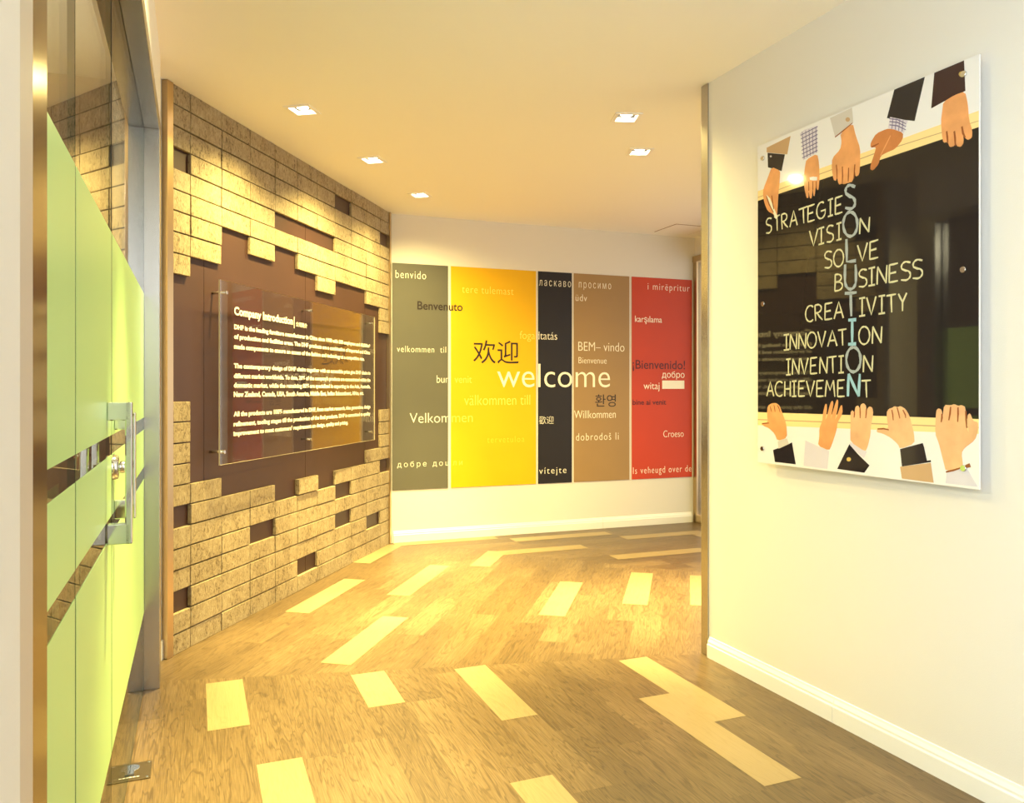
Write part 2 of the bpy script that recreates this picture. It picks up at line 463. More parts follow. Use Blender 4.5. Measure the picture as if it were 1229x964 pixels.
# entry end behind the viewer with a wide window
bL, bR = Vector((-0.05, -0.72)) + Vector((-0.55, 0.2)), WC.xy(CL)
bdir = (Vector((0.93, 0.375))).normalized()
KL = WD.xy(5.8)
wall('wall_entry', WC.xy(CL, 0.1), KL, 0.12, holes=[(0.3, 2.1, 1.9, 2.55)])
# left: white stretch near the viewer
NEAR = WD.s_at(40, 0.012)
GEND = WD.s_at(57, 0.010)
wall('wall_left_near', KL, WD.xy(WD.s_at(24, 0.02), 0.02), 0.10, holes=[(0.6, 2.6, 0.3, 2.4)])  # unseen opening, added for the fill light on the right wall

# outer rooms behind the glass, closed off
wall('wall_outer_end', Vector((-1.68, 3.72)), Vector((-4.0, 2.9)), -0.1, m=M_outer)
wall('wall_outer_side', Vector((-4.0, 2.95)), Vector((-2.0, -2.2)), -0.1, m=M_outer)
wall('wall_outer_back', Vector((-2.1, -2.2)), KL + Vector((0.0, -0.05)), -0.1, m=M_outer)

# skirting boards with a stepped profile
def skirting(name, fr, x0, x1, joints=()):
    bm = bmesh.new(); cut = [x0] + list(joints) + [x1]
    for a, b in zip(cut[:-1], cut[1:]):
        b2 = b - (0.002 if b != x1 else 0)
        prof = [(0, 0), (-0.016, 0), (-0.016, 0.060), (-0.012, 0.066), (-0.012, 0.074), (-0.006, 0.086), (-0.004, 0.094), (0, 0.096)]
        A_ = [bm.verts.new((a, y, z)) for y, z in prof]; B_ = [bm.verts.new((b2, y, z)) for y, z in prof]
        bm.faces.new(A_); bm.faces.new(B_[::-1])
        for i in range(len(prof)):
            bm.faces.new((A_[i], B_[i], B_[(i + 1) % len(prof)], A_[(i + 1) % len(prof)]))
    return struct(name, bm, M_base, frame=fr)
skirting('baseboard_back', WB, 0.0, LB - 0.005, (WB.s_at(723),))
skirting('baseboard_right', WC, 0.012, CL, (WC.s_at(1003),))

# steel trims at wall ends
bm = bmesh.new(); box(bm, -0.048, 0.004, -0.006, 0.145, 0, CEIL)
struct('trim_1', bm, M_steel, frame=WC, bevel=0.0015, label='brushed steel edge on the end of the white wall')
bm = bmesh.new(); box(bm, -0.035, 0.010, -0.006, 0.058, 0, CEIL)
struct('trim_2', bm, M_brass, frame=WA, bevel=0.002, label='golden steel edge at the near end of the brick wall')
bm = bmesh.new(); box(bm, LA - 0.045, LA - 0.018, -0.012, BR, 0, CEIL)
struct('trim_3', bm, M_brass, frame=WA, bevel=0.002, label='narrow metal strip at the far end of the brick wall')
# short white stub between the door column and the brick wall
a, b = WD.xy(-0.066, -0.06), WA.xy(-0.03, 0.02)
bm = bmesh.new(); fr = Frame(b, a - b); box(bm, 0, (a - b).length, -0.07, -0.005, 0, CEIL)
struct('wall_stub', bm, M_wall, frame=fr)
bm = bmesh.new(); box(bm, 0.0, (a - b).length, -0.005, 0.004, 0, 0.09)
struct('baseboard_stub', bm, M_base, frame=fr)

# ================================================================== GLASS DOOR WALL (room side is +y)
HB = 2.35
bm = bmesh.new()
box(bm, -0.066, 0.066, 0.002, 0.066, 0, HB); box(bm, -0.066, 0.066, -0.066, -0.002, 0, HB); box(bm, -0.06, 0.06, -0.003, 0.003, 0, HB)
struct('trim_4', bm, M_steel, frame=WD, bevel=0.002, label='square brushed steel door column with a centre seam')
bm = bmesh.new()
box(bm, -0.066, NEAR, 0.004, 0.066, HB, HB + 0.05); box(bm, -0.066, NEAR, -0.066, -0.004, HB, HB + 0.05); box(bm, -0.066, NEAR, -0.05, 0.05, HB + 0.012, HB + 0.06)
struct('beam_over_door', bm, M_steel, frame=WD, bevel=0.002, label='brushed steel beam over the glass doors')
bm = bmesh.new(); box(bm, -0.066, NEAR, -0.062, 0.064, HB + 0.05, CEIL)
struct('wall_over_door', bm, M_ceil, frame=WD)
# end post and steel edge of the near wall
bm = bmesh.new(); box(bm, GEND, NEAR + 0.01, -0.055, 0.010, 0, HB)
struct('trim_5', bm, M_bronze, frame=WD, bevel=0.003, label='dark bronze post at the near end of the glass')
bm = bmesh.new(); box(bm, NEAR, WD.s_at(24, 0.02) + 0.01, -0.06, 0.012, 0, HB)
struct('trim_6', bm, M_greytrim, frame=WD, bevel=0.003, label='grey edge of the near white wall')

M_film = mat('frosted_green_film', (180, 222, 150), rough=0.35, spec=0.4)
nt = M_film.node_tree; pb = nt.nodes['Principled BSDF']
pb.inputs['Transmission Weight'].default_value = 0.0
FILM_Z = [(1.14, 1.655), (0.935, 1.09), (0.33, 0.885)]
def pane(root, x0, x1, z0=0.012, z1=HB - 0.006):
    bm = bmesh.new(); box(bm, x0, x1, -0.006, 0.006, z0, z1)
    for f in bm.faces:
        f.normal_update()
        if abs(f.normal.y) < 0.5: f.material_index = 1
    g = obj('glass_pane', bm, [M_glass, M_edge], parent=root)
    return g
def films(root, x0, x1):
    for z0, z1 in FILM_Z:
        bm = bmesh.new(); box(bm, x0 + 0.004, x1 - 0.004, 0.0063, 0.0070, z0, z1)
        obj('frosted_film', bm, M_film, parent=root)
def pull_handle(root, x, z0, z1, depth=0.058, wd=0.022):
    bm = bmesh.new()
    box(bm, x - wd / 2, x + wd / 2, depth - 0.016, depth, z0, z1)
    box(bm, x - wd / 2, x + wd / 2, 0.0062, depth - 0.004, z1 - 0.045, z1); box(bm, x - wd / 2, x + wd / 2, 0.0062, depth - 0.004, z0, z0 + 0.05)
    hp = obj('pull_handle', bm, M_chrome, parent=root, bevel=0.003)
    for z in (z0 + 0.025, z1 - 0.022):
        bm = bmesh.new(); tube(bm, (x, -0.006, z), (x, -0.022, z), 0.014)
        obj('handle_fixing', bm, M_chrome, parent=hp)

tg = WD.s_at(133.5, 0.006)
te = WD.s_at(90, 0.006)
dl = (WD.o.x, WD.o.y, 0)
door = thing('door_1', 'frosted green glass door leaf hung beside the steel column', 'door', dl, WD.rot, 'glass doors')
pane(door, 0.07, tg - 0.004); films(door, 0.07, tg - 0.004)
pull_handle(door, tg - 0.075, 0.915, 1.195)
bm = bmesh.new()
tube(bm, (tg - 0.03, 0.0065, 1.055), (tg - 0.03, 0.020, 1.055), 0.034, 0.030, 28); tube(bm, (tg - 0.03, 0.02, 1.055), (tg - 0.03, 0.036, 1.055), 0.017, 0.015, 24)
box(bm, tg - 0.044, tg - 0.016, 0.034, 0.05, 1.045, 1.065)
obj('lock', bm, M_chrome, parent=door, bevel=0.0015)
bm = bmesh.new(); box(bm, tg - 0.0042, tg - 0.001, -0.007, 0.007, 0.9, HB - 0.008)
obj('edge_seal', bm, M_dark, parent=door)

door2 = thing('door_2', 'frosted green glass door leaf nearer the viewer with the larger pull handle', 'door', dl, WD.rot, 'glass doors')
pane(door2, tg + 0.001, te - 0.003); films(door2, tg + 0.001, te - 0.003)
pull_handle(door2, tg + 0.105, 0.88, 1.225, 0.062, 0.024)

door['kind'] = door2['kind'] = 'structure'
fixed = thing('glazed_screen', 'fixed frosted green glass panel beside the near white wall', 'glass panel', dl, WD.rot)
pane(fixed, te + 0.003, GEND); films(fixed, te + 0.003, GEND)

# floor spring under the doors
c = fl(157.5, 928)
sp = thing('floor_spring', 'small square steel floor spring plate let into the planks by the glass door', 'floor spring', (c.x, c.y, 0), WD.rot)
bm = bmesh.new(); box(bm, -0.066, 0.062, -0.062, 0.060, 0.0009, 0.0035)
obj('cover_plate', bm, M_plate, parent=sp, bevel=0.0008)
bm = bmesh.new()
tube(bm, (-0.022, 0, 0.0036), (-0.022, 0, 0.007), 0.024, 0.024, 28); box(bm, -0.020, 0.026, -0.009, 0.009, 0.0036, 0.0085)
obj('spindle', bm, M_chrome, parent=sp)
bm = bmesh.new(); box(bm, 0.022, 0.030, -0.010, 0.010, 0.0036, 0.0042)
obj('slot', bm, M_dark, parent=sp)
for sx in (-0.056, 0.052):
    for sy in (-0.052, 0.05):
        bm = bmesh.new(); tube(bm, (sx, sy, 0.0034), (sx, sy, 0.0045), 0.005, 0.004, 12); obj('screw', bm, M_chrome, parent=sp)
bm = bmesh.new()
for i in range(5): box(bm, 0.038, 0.042, -0.026 + i * 0.011, -0.018 + i * 0.011, 0.0034, 0.0039)
obj('stamped_mark', bm, M_white, parent=sp)

# ================================================================== DOWNLIGHTS
GR = 'recessed square downlights'
LBL = ['recessed square downlight in the ceiling nearest the brick wall\'s near end',
       'recessed square downlight in the middle of the row along the brick wall',
       'recessed square downlight farthest along the brick wall, closest to the coloured panels',
       'recessed square downlight right of centre, the nearer one of the right pair',
       'recessed square downlight right of centre, the farther one of the right pair',
       'recessed square downlight in the entry ceiling near the glass doors',
       'recessed square downlight in the entry ceiling near the poster wall']
def aim(o, v):
    o.rotation_mode = 'QUATERNION'; o.rotation_quaternion = Vector(v).to_track_quat('-Z', 'Y')
for i, (c, a, t) in enumerate(LIGHTS):
    rz = math.radians(90 - a)
    d = thing('ceiling_light', LBL[i], 'ceiling light', (c.x, c.y, CEIL), rz, GR)
    s, h = LS / 2 + 0.008, LS / 2 - 0.011
    bm = bmesh.new()
    for x0, x1, y0, y1 in ((-s, s, -s, -h), (-s, s, h, s), (-s, -h, -h, h), (h, s, -h, h)): box(bm, x0, x1, y0, y1, -0.005, 0.001)
    obj('trim_frame', bm, M_white, parent=d)
    bm = bmesh.new(); k = LS / 2 - 0.0065
    for x0, x1, y0, y1 in ((-k, k, -k, -k + 0.003), (-k, k, k - 0.003, k), (-k, -k + 0.003, -k, k), (k - 0.003, k, -k, k)): box(bm, x0, x1, y0, y1, -0.002, 0.075)
    box(bm, -k, k, -k, k, 0.072, 0.076)
    obj('housing', bm, M_white, parent=d)
    bm = bmesh.new()
    g0, g1 = 0.050, 0.034
    n = 24
    sq = []
    for j in range(n):
        an = 2 * math.pi * j / n; cx_, sy_ = math.cos(an), math.sin(an); m_ = max(abs(cx_), abs(sy_)); sq.append((cx_ / m_ * g0, sy_ / m_ * g0))
    o1 = [bm.verts.new((x, y, 0.018)) for x, y in sq]; i1 = [bm.verts.new((math.cos(2 * math.pi * j / n) * g1, math.sin(2 * math.pi * j / n) * g1, 0.018)) for j in range(n)]
    o2 = [bm.verts.new((x, y, 0.022)) for x, y in sq]; i2 = [bm.verts.new((math.cos(2 * math.pi * j / n) * g1, math.sin(2 * math.pi * j / n) * g1, 0.022)) for j in range(n)]
    for j in range(n):
        k2 = (j + 1) % n
        bm.faces.new((o1[j], i1[j], i1[k2], o1[k2])); bm.faces.new((o2[j], o2[k2], i2[k2], i2[j]))
        bm.faces.new((o1[j], o1[k2], o2[k2], o2[j])); bm.faces.new((i1[j], i2[j], i2[k2], i1[k2]))
    gim = obj('gimbal', bm, M_black, parent=d)
    bm = bmesh.new()
    rings = []
    for zz, rr in ((0.020, 0.033), (0.012, 0.029), (0.007, 0.018), (0.006, 0.002)):
        rings.append([bm.verts.new((math.cos(2 * math.pi * j / 20) * rr, math.sin(2 * math.pi * j / 20) * rr, zz)) for j in range(20)])
    for q in range(3):
        for j in range(20): bm.faces.new((rings[q][j], rings[q][(j + 1) % 20], rings[q + 1][(j + 1) % 20], rings[q + 1][j])).smooth = True
    bm.faces.new(rings[0])
    obj('lamp', bm, M_lamp, parent=gim)
    for pw, sz in ((BEAM_W * (1.0, 0.9, 0.55, 0.9, 0.6, 0.8)[i], 46), (SPILL_W * (1.0, 1.0, 0.62, 1.0, 0.8, 0.22)[i], 150)):
        sl = bpy.data.lights.new('spot_light', 'SPOT'); sl.energy = pw; sl.color = LAMP_COL; sl.spot_size = math.radians(sz); sl.spot_blend = 1.0; sl.shadow_soft_size = 0.03
        so = bpy.data.objects.new('spot_light', sl); COL.objects.link(so); so.location = (c.x, c.y, CEIL - 0.004)
        aim(so, (t[0], t[1], -CEIL))
# daylight through the window behind the viewer
al = bpy.data.lights.new('window_daylight', 'AREA'); al.shape = 'RECTANGLE'; al.size = 1.7; al.size_y = 0.62; al.energy = DAY_W; al.color = (0.86, 0.93, 1.0)
ao = bpy.data.objects.new('window_daylight', al); COL.objects.link(ao)
ef = Frame(WC.xy(CL, 0.1), KL - WC.xy(CL, 0.1)); q = ef.xy(1.22, -0.02); ao.location = (q.x, q.y, 2.22)
nn = Vector((ef.d.y, -ef.d.x)); aim(ao, (nn.x, nn.y, -0.05))
# added fill light at the near left wall opening, brightens the right wall
al = bpy.data.lights.new('side_fill_light', 'AREA'); al.shape = 'RECTANGLE'; al.size = 1.9; al.size_y = 2.0; al.energy = SIDE_FILL_W; al.color = (0.72, 0.87, 1.0)
ao = bpy.data.objects.new('side_fill_light', al); COL.objects.link(ao)
q = WD.xy(4.2, 0.05); ao.location = (q.x, q.y, 1.35); aim(ao, (-WD.d.y, WD.d.x, 0.0))
# added fill light behind the glass doors, brightens what shows through them
pl = bpy.data.lights.new('next_room_fill', 'POINT'); pl.energy = 90; pl.color = (1.0, 0.85, 0.6); pl.shadow_soft_size = 0.1
po = bpy.data.objects.new('next_room_fill', pl); COL.objects.link(po); q = WD.xy(1.2, -1.1); po.location = (q.x, q.y, 2.4)

# ceiling access hatch
hc = Vector((1.533, 7.077))
hat = thing('access_hatch', 'square access hatch in the ceiling above the red panel', 'hatch', (hc.x, hc.y - 0.02, CEIL), WB.rot)
bm = bmesh.new(); h = 0.175
box(bm, -h, h, -h, h, -0.004, 0.0)
obj('hatch_lid', bm, M_ceil, parent=hat)
bm = bmesh.new()
for x0, x1, y0, y1 in ((-h - 0.006, h + 0.006, -h - 0.006, -h), (-h - 0.006, h + 0.006, h, h + 0.006), (-h - 0.006, -h, -h, h), (h, h + 0.006, -h, h)): box(bm, x0, x1, y0, y1, -0.0025, 0.0)
obj('hatch_gap', bm, mat('hatch_shadow_gap', (150, 120, 80), rough=0.8), parent=hat)

# ================================================================== COLOURED WELCOME PANELS
PZ0, PZ1 = 0.430, 2.297
PT = 0.006
def sB(x): return WB.s_at(x)
PANELS = [('grey', (470.5, 537.5), (96, 94, 82), 'tall olive grey wall panel reading benvido and Velkommen'),
          ('yellow', (541, 643), (226, 174, 14), 'tall yellow wall panel with large dark Chinese characters'),
          ('black', (645.6, 686), (36, 33, 38), 'narrow tall black wall panel between the yellow and tan ones'),
          ('tan', (688.5, 755), (160, 128, 84), 'tall tan wall panel reading Willkommen and Bienvenue'),
          ('red', (758, 830), (196, 66, 34), 'tall red wall panel at the right end reading Croeso')]
M_ytext = mat('pale_yellow_lettering', (250, 222, 96), rough=0.5)
M_yfaint = mat('faint_yellow_lettering', (246, 206, 52), rough=0.5)
WORDS = [  # text, x0, x1, y top, y bottom (in the photograph), material, letter spacing, weight
    ('benvido', 474.6, 511.1, 325.2, 334.5, 't', 1.15, 0.0), ('Benvenuto', 500.7, 554.9, 362.7, 372.7, 'd', 1.0, 0.012),
    ('velkommen  til', 476.3, 535, 415.6, 423, 't', 1.15, 0.0), ('bun  venit', 523.9, 566, 450.8, 459.6, 't', 1.0, 0.0),
    ('Velkommen', 491.5, 567, 495.6, 507.2, 't', 1.0, 0.0), ('добре дошли', 476.6, 554.6, 552.9, 561.3, 't', 1.45, 0.0),
    ('欢迎', 567.6, 622.3, 408.7, 436.5, 'd', 1.0, 0.0), ('tere tulemast', 554.3, 616, 344, 352.8, 'y', 1.1, 0.0),
    ('fogadtatás', 623.5, 668.3, 398, 410.5, 't', 1.0, 0.0), ('welcome', 596.5, 731.7, 437, 465, 't', 1.0, 0.004),
    ('välkommen till', 557, 636, 474, 486.2, 't', 1.0, 0.0), ('tervetuloa', 584.5, 629, 523.6, 531, 'f', 1.2, 0.0),
    ('ласкаво  просимо', 646.8, 733, 338.4, 347.6, 't', 1.4, 0.0), ('üdv', 690.5, 704, 353.6, 361.6, 't', 1.1, 0.0),
    ('BEM– vindo', 693.7, 749, 411, 421.6, 't', 1.0, 0.0), ('Bienvenue', 694, 727.7, 429, 436.4, 't', 1.0, 0.0),
    ('환영', 714, 738.6, 473.5, 488.3, 'd', 1.0, 0.0), ('Willkommen', 688.8, 738.5, 492.6, 502, 't', 1.0, 0.0),
    ('dobrodoš li', 691, 742, 519.6, 528.3, 't', 1.2, 0.0), ('歡迎', 646.8, 664, 499.6, 508.8, 't', 1.0, 0.0),
    ('vítejte', 646.8, 679.4, 561, 570.8, 't', 1.2, 0.0), ('i mirëpritur', 777, 827, 341.5, 351.5, 't', 1.2, 0.0),
    ('karşılama', 761.7, 794, 379.6, 389.2, 't', 1.0, 0.012), ('¡Bienvenido!', 758.8, 821.7, 432.4, 446, 'm', 1.0, 0.006),
    ('добро', 794, 821, 445.8, 455.6, 't', 1.0, 0.008), ('witaj', 772, 791, 459.4, 470, 't', 1.0, 0.006),
    ('bine ai venit', 758.8, 799, 479.6, 486, 'm', 1.0, 0.012), ('Croeso', 795.7, 820, 516.6, 524.6, 't', 1.0, 0.0),
    ('Is veheugd over de', 759.4, 829.2, 559.6, 570, 't', 1.2, 0.0)]
ranges = {k: (sB(r[0]), sB(r[1])) for k, r, c, l in PANELS}
roots = {}
for k, r, c, l in PANELS:
    s0, s1 = ranges[k]
    bm = bmesh.new(); box(bm, s0, s1, -PT, -0.0015, PZ0, PZ1)
    q = WB.xy(s0)
    o = obj('mural_panel', bm, mat('panel_' + k, c, rough=0.42, spec=0.35, noise=0.03, nscale=3), frame=WB)
    o['label'] = l; o['category'] = 'wall panel'; o['kind'] = 'thing'; o['group'] = 'coloured welcome panels'
    roots[k] = o
for s, x0, x1, y0, y1, kind, spc, bold in WORDS:
    xm = (x0 + x1) / 2
    a, zt = WB.p(x0, CY); b, _ = WB.p(x1, CY)
    z1 = WB.p(xm, y0)[1]; z0 = WB.p(xm, y1)[1]
    src = bmesh.new(); text_into(src, s, a, b, z0, z1, -PT - 0.0012, bold - (0.012 if kind not in 'dm' else 0.0), spc)
    for k, r, c, l in PANELS:
        p0, p1 = ranges[k]
        if b < p0 or a > p1: continue
        if k == 'yellow' and kind == 'd': p0 -= 0.03
        piece = src.copy()
        for co, no in (((p0 + 0.001, 0, 0), (1, 0, 0)), ((p1 - 0.001, 0, 0), (-1, 0, 0))):
            bmesh.ops.bisect_plane(piece, geom=piece.verts[:] + piece.edges[:] + piece.faces[:], dist=1e-6, plane_co=co, plane_no=no, clear_inner=True)
        if not piece.faces: piece.free(); continue
        ex = bmesh.ops.extrude_face_region(piece, geom=piece.faces[:])
        for v in ex['geom']:
            if isinstance(v, bmesh.types.BMVert): v.co.y += 0.0010
        m = {'t': M_text, 'd': M_textdk, 'm': M_textmr, 'y': M_ytext, 'f': M_yfaint}[kind]
        if k == 'yellow' and kind == 't': m = M_text if s == 'welcome' else M_ytext
        o = obj('lettering', piece, m, parent=roots[k]); o['label'] = '%s lettering reading %s' % ('dark' if kind in 'dm' else 'pale', s)
    src.free()
bm = bmesh.new(); a, z1 = WB.p(794.3, 456.8); b, z0 = WB.p(820.8, 466.8)
box(bm, a, b, -PT - 0.0015, -PT, z0, z1); o = obj('label_strip', bm, M_text, parent=roots['red']); o['label'] = 'blank cream rectangle'

# ================================================================== COMPANY SIGN on the brick wall
def homography(src, dst):
    import numpy as np
    Aq, bq = [], []
    for (x, y), (u, v) in zip(src, dst):
        Aq += [[x, y, 1, 0, 0, 0, -u * x, -u * y], [0, 0, 0, x, y, 1, -v * x, -v * y]]; bq += [u, v]
    h = np.linalg.solve(np.array(Aq, float), np.array(bq, float))
    return lambda x, y: (float((h[0] * x + h[1] * y + h[2]) / (h[6] * x + h[7] * y + 1)), float((h[3] * x + h[4] * y + h[5]) / (h[6] * x + h[7] * y + 1)))
corner = [(262.6, 336.6), (449.4, 379.5), (449.4, 527.7), (264, 558.7)]
g0, g1 = 0.056, 0.030                     # how far the sheet stands off the brick faces, near edge and far edge
sl_ = WA.xy(WA.s_at(263.3, -g0), -g0); sr_ = WA.xy(WA.s_at(449.4, -g1), -g1)
WS = Frame(sl_, sr_ - sl_); SO = 0.0
sx0, sx1 = 0.0, (sr_ - sl_).length
q = [WS.p(x, y) for x, y in corner]
sz1, sz0 = (q[0][1] + q[1][1]) / 2, (q[2][1] + q[3][1]) / 2
HS = homography(corner, [(sx0, sz1), (sx1, sz1), (sx1, sz0), (sx0, sz0)])
sign = thing('company_sign', 'clear acrylic company introduction sign standing off the brown board', 'sign', (WS.o.x, WS.o.y, 0), WS.rot)
bm = bmesh.new(); box(bm, sx0, sx1, SO - 0.004, SO + 0.004, sz0, sz1)
for f in bm.faces:
    f.normal_update()
    if abs(f.normal.y) < 0.5: f.material_index = 1
obj('acrylic_sheet', bm, [M_acrylic, M_acedge], parent=sign)
BODY = [[("DHF is the leading furniture manufacturer in China since 1998 with 500 employees and 60,000m\u00b2", 262, 872), ("of production and facilities areas. The DHF products are a combination of imported and China", 302, 872), ("made components to ensure an access of the fashion and technology at a competitive rate.", 343, 848)],
        [("The contemporary design of DHF chairs together with an accessible price give DHF chairs in", 423, 873), ("different market worldwide. To date, 20% of the company's products are concentrated within the", 464, 873), ("domestic market, while the remaining 80% are specialized in exporting to the Asia, Australia,", 503, 873), ("New Zealand, Canada, USA, South America, Middle East, Indian Subcontinent, Africa, etc.", 540, 845)],
        [("All the products are 100% manufactured in DHF, from market research, idea generation, design", 622, 873), ("refinement, tooling stages till the production of the final products. DHF is committed to quality", 663, 873), ("improvement to meet customers' requirement on design, quality and pricing.", 702, 780)]]
def cs_(x, y): return (190 + x / 3.443, 320 + y / 3.443)
YT = SO - 0.0055
bm = bmesh.new()
x0, zb = HS(*cs_(308, 206)); x1, _ = HS(*cs_(550, 232)); _, zt = HS(*cs_(308, 168))
text_into(bm, 'Company Introduction', x0, x1, zb - 0.010, zt, YT, 0.035)
o = obj('lettering', bm, M_text, parent=sign, recalc=False); o['label'] = 'cream heading reading Company Introduction'
bm = bmesh.new()
xb, _ = HS(*cs_(556, 230)); box(bm, xb - 0.003, xb + 0.003, YT, YT + 0.0008, zb - 0.016, zt + 0.006)
obj('heading_divider', bm, M_text, parent=sign)
bm = bmesh.new()
x2, _ = HS(*cs_(563, 235)); x3, _ = HS(*cs_(610, 240))
text_into(bm, '\u516c\u53f8\u7b80\u4ecb', x2, x3, zb - 0.004, zb + 0.026, YT, 0.02)
o = obj('lettering', bm, M_text, parent=sign, recalc=False); o['label'] = 'small cream Chinese heading characters'
for para in BODY:
    bm = bmesh.new()
    for s, yl, xr in para:
        x0, z0 = HS(*cs_(308, yl)); x1, _ = HS(*cs_(xr, yl))
        text_into(bm, s, x0, x1, z0 - 0.008, z0 + 0.026, YT, 0.045)
    o = obj('lettering', bm, M_text, parent=sign, recalc=False)
for px, py in ((275, 112), (628, 182), (880, 232), (270, 767), (628, 714), (880, 682)):
    x, z = HS(*cs_(px, py))
    bm = bmesh.new(); tube(bm, (x, BR + g0 + (g1 - g0) * x / sx1, z), (x, SO - 0.004, z), 0.007, 0.007, 16); tube(bm, (x, SO - 0.0042, z), (x, SO - 0.010, z), 0.010, 0.009, 20)
    obj('standoff', bm, M_chrome, parent=sign)

# ================================================================== POSTER on the right wall
PL, PR = Vector((0.31509 * 3.285, 3.285)), Vector((0.59777 * 2.38, 2.38))
WP = Frame(PL, PR - PL); PW = (PR - PL).length
PZ_0, PZ_1 = HE - 0.303, HE + 1.019
HP = homography([(911, 174), (1177, 68.2), (1178, 586.2), (912.5, 556.5)], [(0, PZ_1), (PW, PZ_1), (PW, PZ_0), (0, PZ_0)])
post = thing('poster', 'large glossy poster of hands holding a chalkboard on the white right wall', 'poster', (WP.o.x, WP.o.y, 0), WP.rot)
G = dict(rough=0.06, spec=0.5)
PM = [mat('print_white', (232, 229, 226), **G), mat('print_chalkboard', (38, 34, 33), rough=0.03, spec=0.45), mat('print_pine', (246, 216, 150), **G), mat('print_skin', (226, 158, 100), noise=0.13, nscale=16, **G),
      mat('print_skin_line', (150, 84, 48), **G), mat('print_black_cloth', (38, 34, 38), **G), mat('print_grey_cloth', (206, 198, 188), **G), mat('print_tan_cloth', (196, 160, 118), **G),
      mat('print_brown_cloth', (58, 36, 36), **G), mat('print_pale_cloth', (214, 206, 214), **G), mat('print_chalk', (240, 232, 200), **G), mat('print_gold', (206, 176, 96), **G),
      mat('print_check_line', (120, 110, 140), **G), mat('print_skin_light', (232, 178, 130), noise=0.12, nscale=16, **G), mat('print_skin_dark', (200, 126, 72), noise=0.13, nscale=16, **G)]
WHT, BRD, PIN, SKN, SLN, BLK, GRY, TAN, BRN, PAL, CHK, GLD, LNE, SKL, SKD = range(15)
YF = -0.007
bm = bmesh.new(); box(bm, 0, PW, YF, 0, PZ_0, PZ_1)
obj('board', bm, PM[WHT], parent=post)
pb_ = bmesh.new()
def inset(p):
    return (min(max(p[0], 0.001), PW - 0.001), min(max(p[1], PZ_0 + 0.001), PZ_1 - 0.001))
def smooth(poly, n=1):
    for _ in range(n):
        o_ = []
        for i in range(len(poly)):
            a, b = poly[i], poly[(i + 1) % len(poly)]
            o_ += [(a[0] * .8 + b[0] * .2, a[1] * .8 + b[1] * .2), (a[0] * .2 + b[0] * .8, a[1] * .2 + b[1] * .8)]
        poly = o_
    return poly
def shape(crop, poly, mi, lay, sm=0):
    ox, oy, k = crop
    if sm: poly = smooth(poly, sm)
    pl = [inset(HP(ox + x / k, oy + y / k)) for x, y in poly]
    plate(pb_, pl, YF + 0.0002, YF - 0.00025 * lay, mi)
def line(bm_, pts_, wid, mi, y):
    """ribbon along plane points (x, z)"""
    P = [Vector(p) for p in pts_]
    Lf, Rt = [], []
    for i, p in enumerate(P):
        d = (P[min(i + 1, len(P) - 1)] - P[max(i - 1, 0)])
        if d.length < 1e-6: d = Vector((1, 0))
        d.normalize(); n = Vector((-d.y, d.x)) * wid / 2 * (1.0 + 0.25 * math.sin(i * 2.1))
        Lf.append(p + n); Rt.append(p - n)
    vl = [bm_.verts.new((v.x, y, v.y)) for v in Lf]; vr = [bm_.verts.new((v.x, y, v.y)) for v in Rt]
    for i in range(len(P) - 1):
        f = bm_.faces.new((vl[i], vl[i + 1], vr[i + 1], vr[i])); f.material_index = mi
def mark(crop, pts_, wid, mi, lay):
    ox, oy, k = crop
    line(pb_, [inset(HP(ox + x / k, oy + y / k)) for x, y in pts_], wid, mi, YF - 0.00025 * lay - 0.0001)
def disc(crop, c, r, mi, lay):
    shape(crop, [(c[0] + math.cos(i * math.pi / 8) * r, c[1] + math.sin(i * math.pi / 8) * r) for i in range(16)], mi, lay)
PX = (0, 0, 1)
shape(PX, [(911, 240.2), (1177.2, 155.3), (1177.8, 502.5), (912.3, 496)], BRD, 1)
shape(PX, [(911, 228.4), (1177.2, 135.7), (1177.2, 155.3), (911, 240.2)], PIN, 1)
shape(PX, [(912.3, 496), (1177.8, 502.5), (1178, 520), (912.3, 511.7)], PIN, 1)
mark(PX, [(912.5, 505), (1040, 508.5), (1177.5, 512.5)], 0.004, TAN, 1)
mark(PX, [(911.3, 236), (1050, 186), (1177, 148)], 0.003, TAN, 1)
K = (905, 150, 8.767)
shape(K, [(150, 225), (405, 105), (370, 300), (150, 275)], TAN, 2)
shape(K, [(160, 280), (345, 300), (310, 475), (165, 435)], BLK, 3)
shape(K, [(205, 430), (295, 470), (292, 560), (276, 740), (268, 890), (262, 962), (238, 960), (228, 935), (165, 900), (130, 820), (112, 720), (118, 660), (165, 540)], SKN, 4, 1)
shape(K, [(150, 725), (190, 765), (272, 965), (250, 985), (205, 870)], CHK, 5)
mark(K, [(208, 735), (216, 800), (230, 880)], 0.005, SLN, 5); mark(K, [(150, 740), (180, 830), (228, 915)], 0.004, SLN, 5)
disc(K, (195, 318), 10, GRY, 4)
K2 = K
shape(K, [(505, 80), (555, 40), (690, 0), (695, 280), (540, 365), (525, 150)], PAL, 2)
for i in range(7): mark(K, [(512 + i * 3, 100 + i * 40), (694, 10 + i * 42)], 0.0032, LNE, 2)
for i in range(5): mark(K, [(530 + i * 36, 62 - i * 12), (552 + i * 32, 350 - i * 16)], 0.0028, LNE, 2)
shape(K, [(575, 360), (690, 295), (710, 400), (716, 560), (706, 680), (690, 684), (680, 600), (666, 745), (652, 745), (645, 660), (634, 770), (614, 772), (602, 690), (598, 766), (580, 766), (555, 660), (549, 540), (562, 430)], SKN, 4, 1)
shape(K, [(612, 548), (650, 540), (692, 545), (690, 580), (650, 582), (615, 574)], WHT, 5)  # lamp reflection across the fingers, painted as a white patch
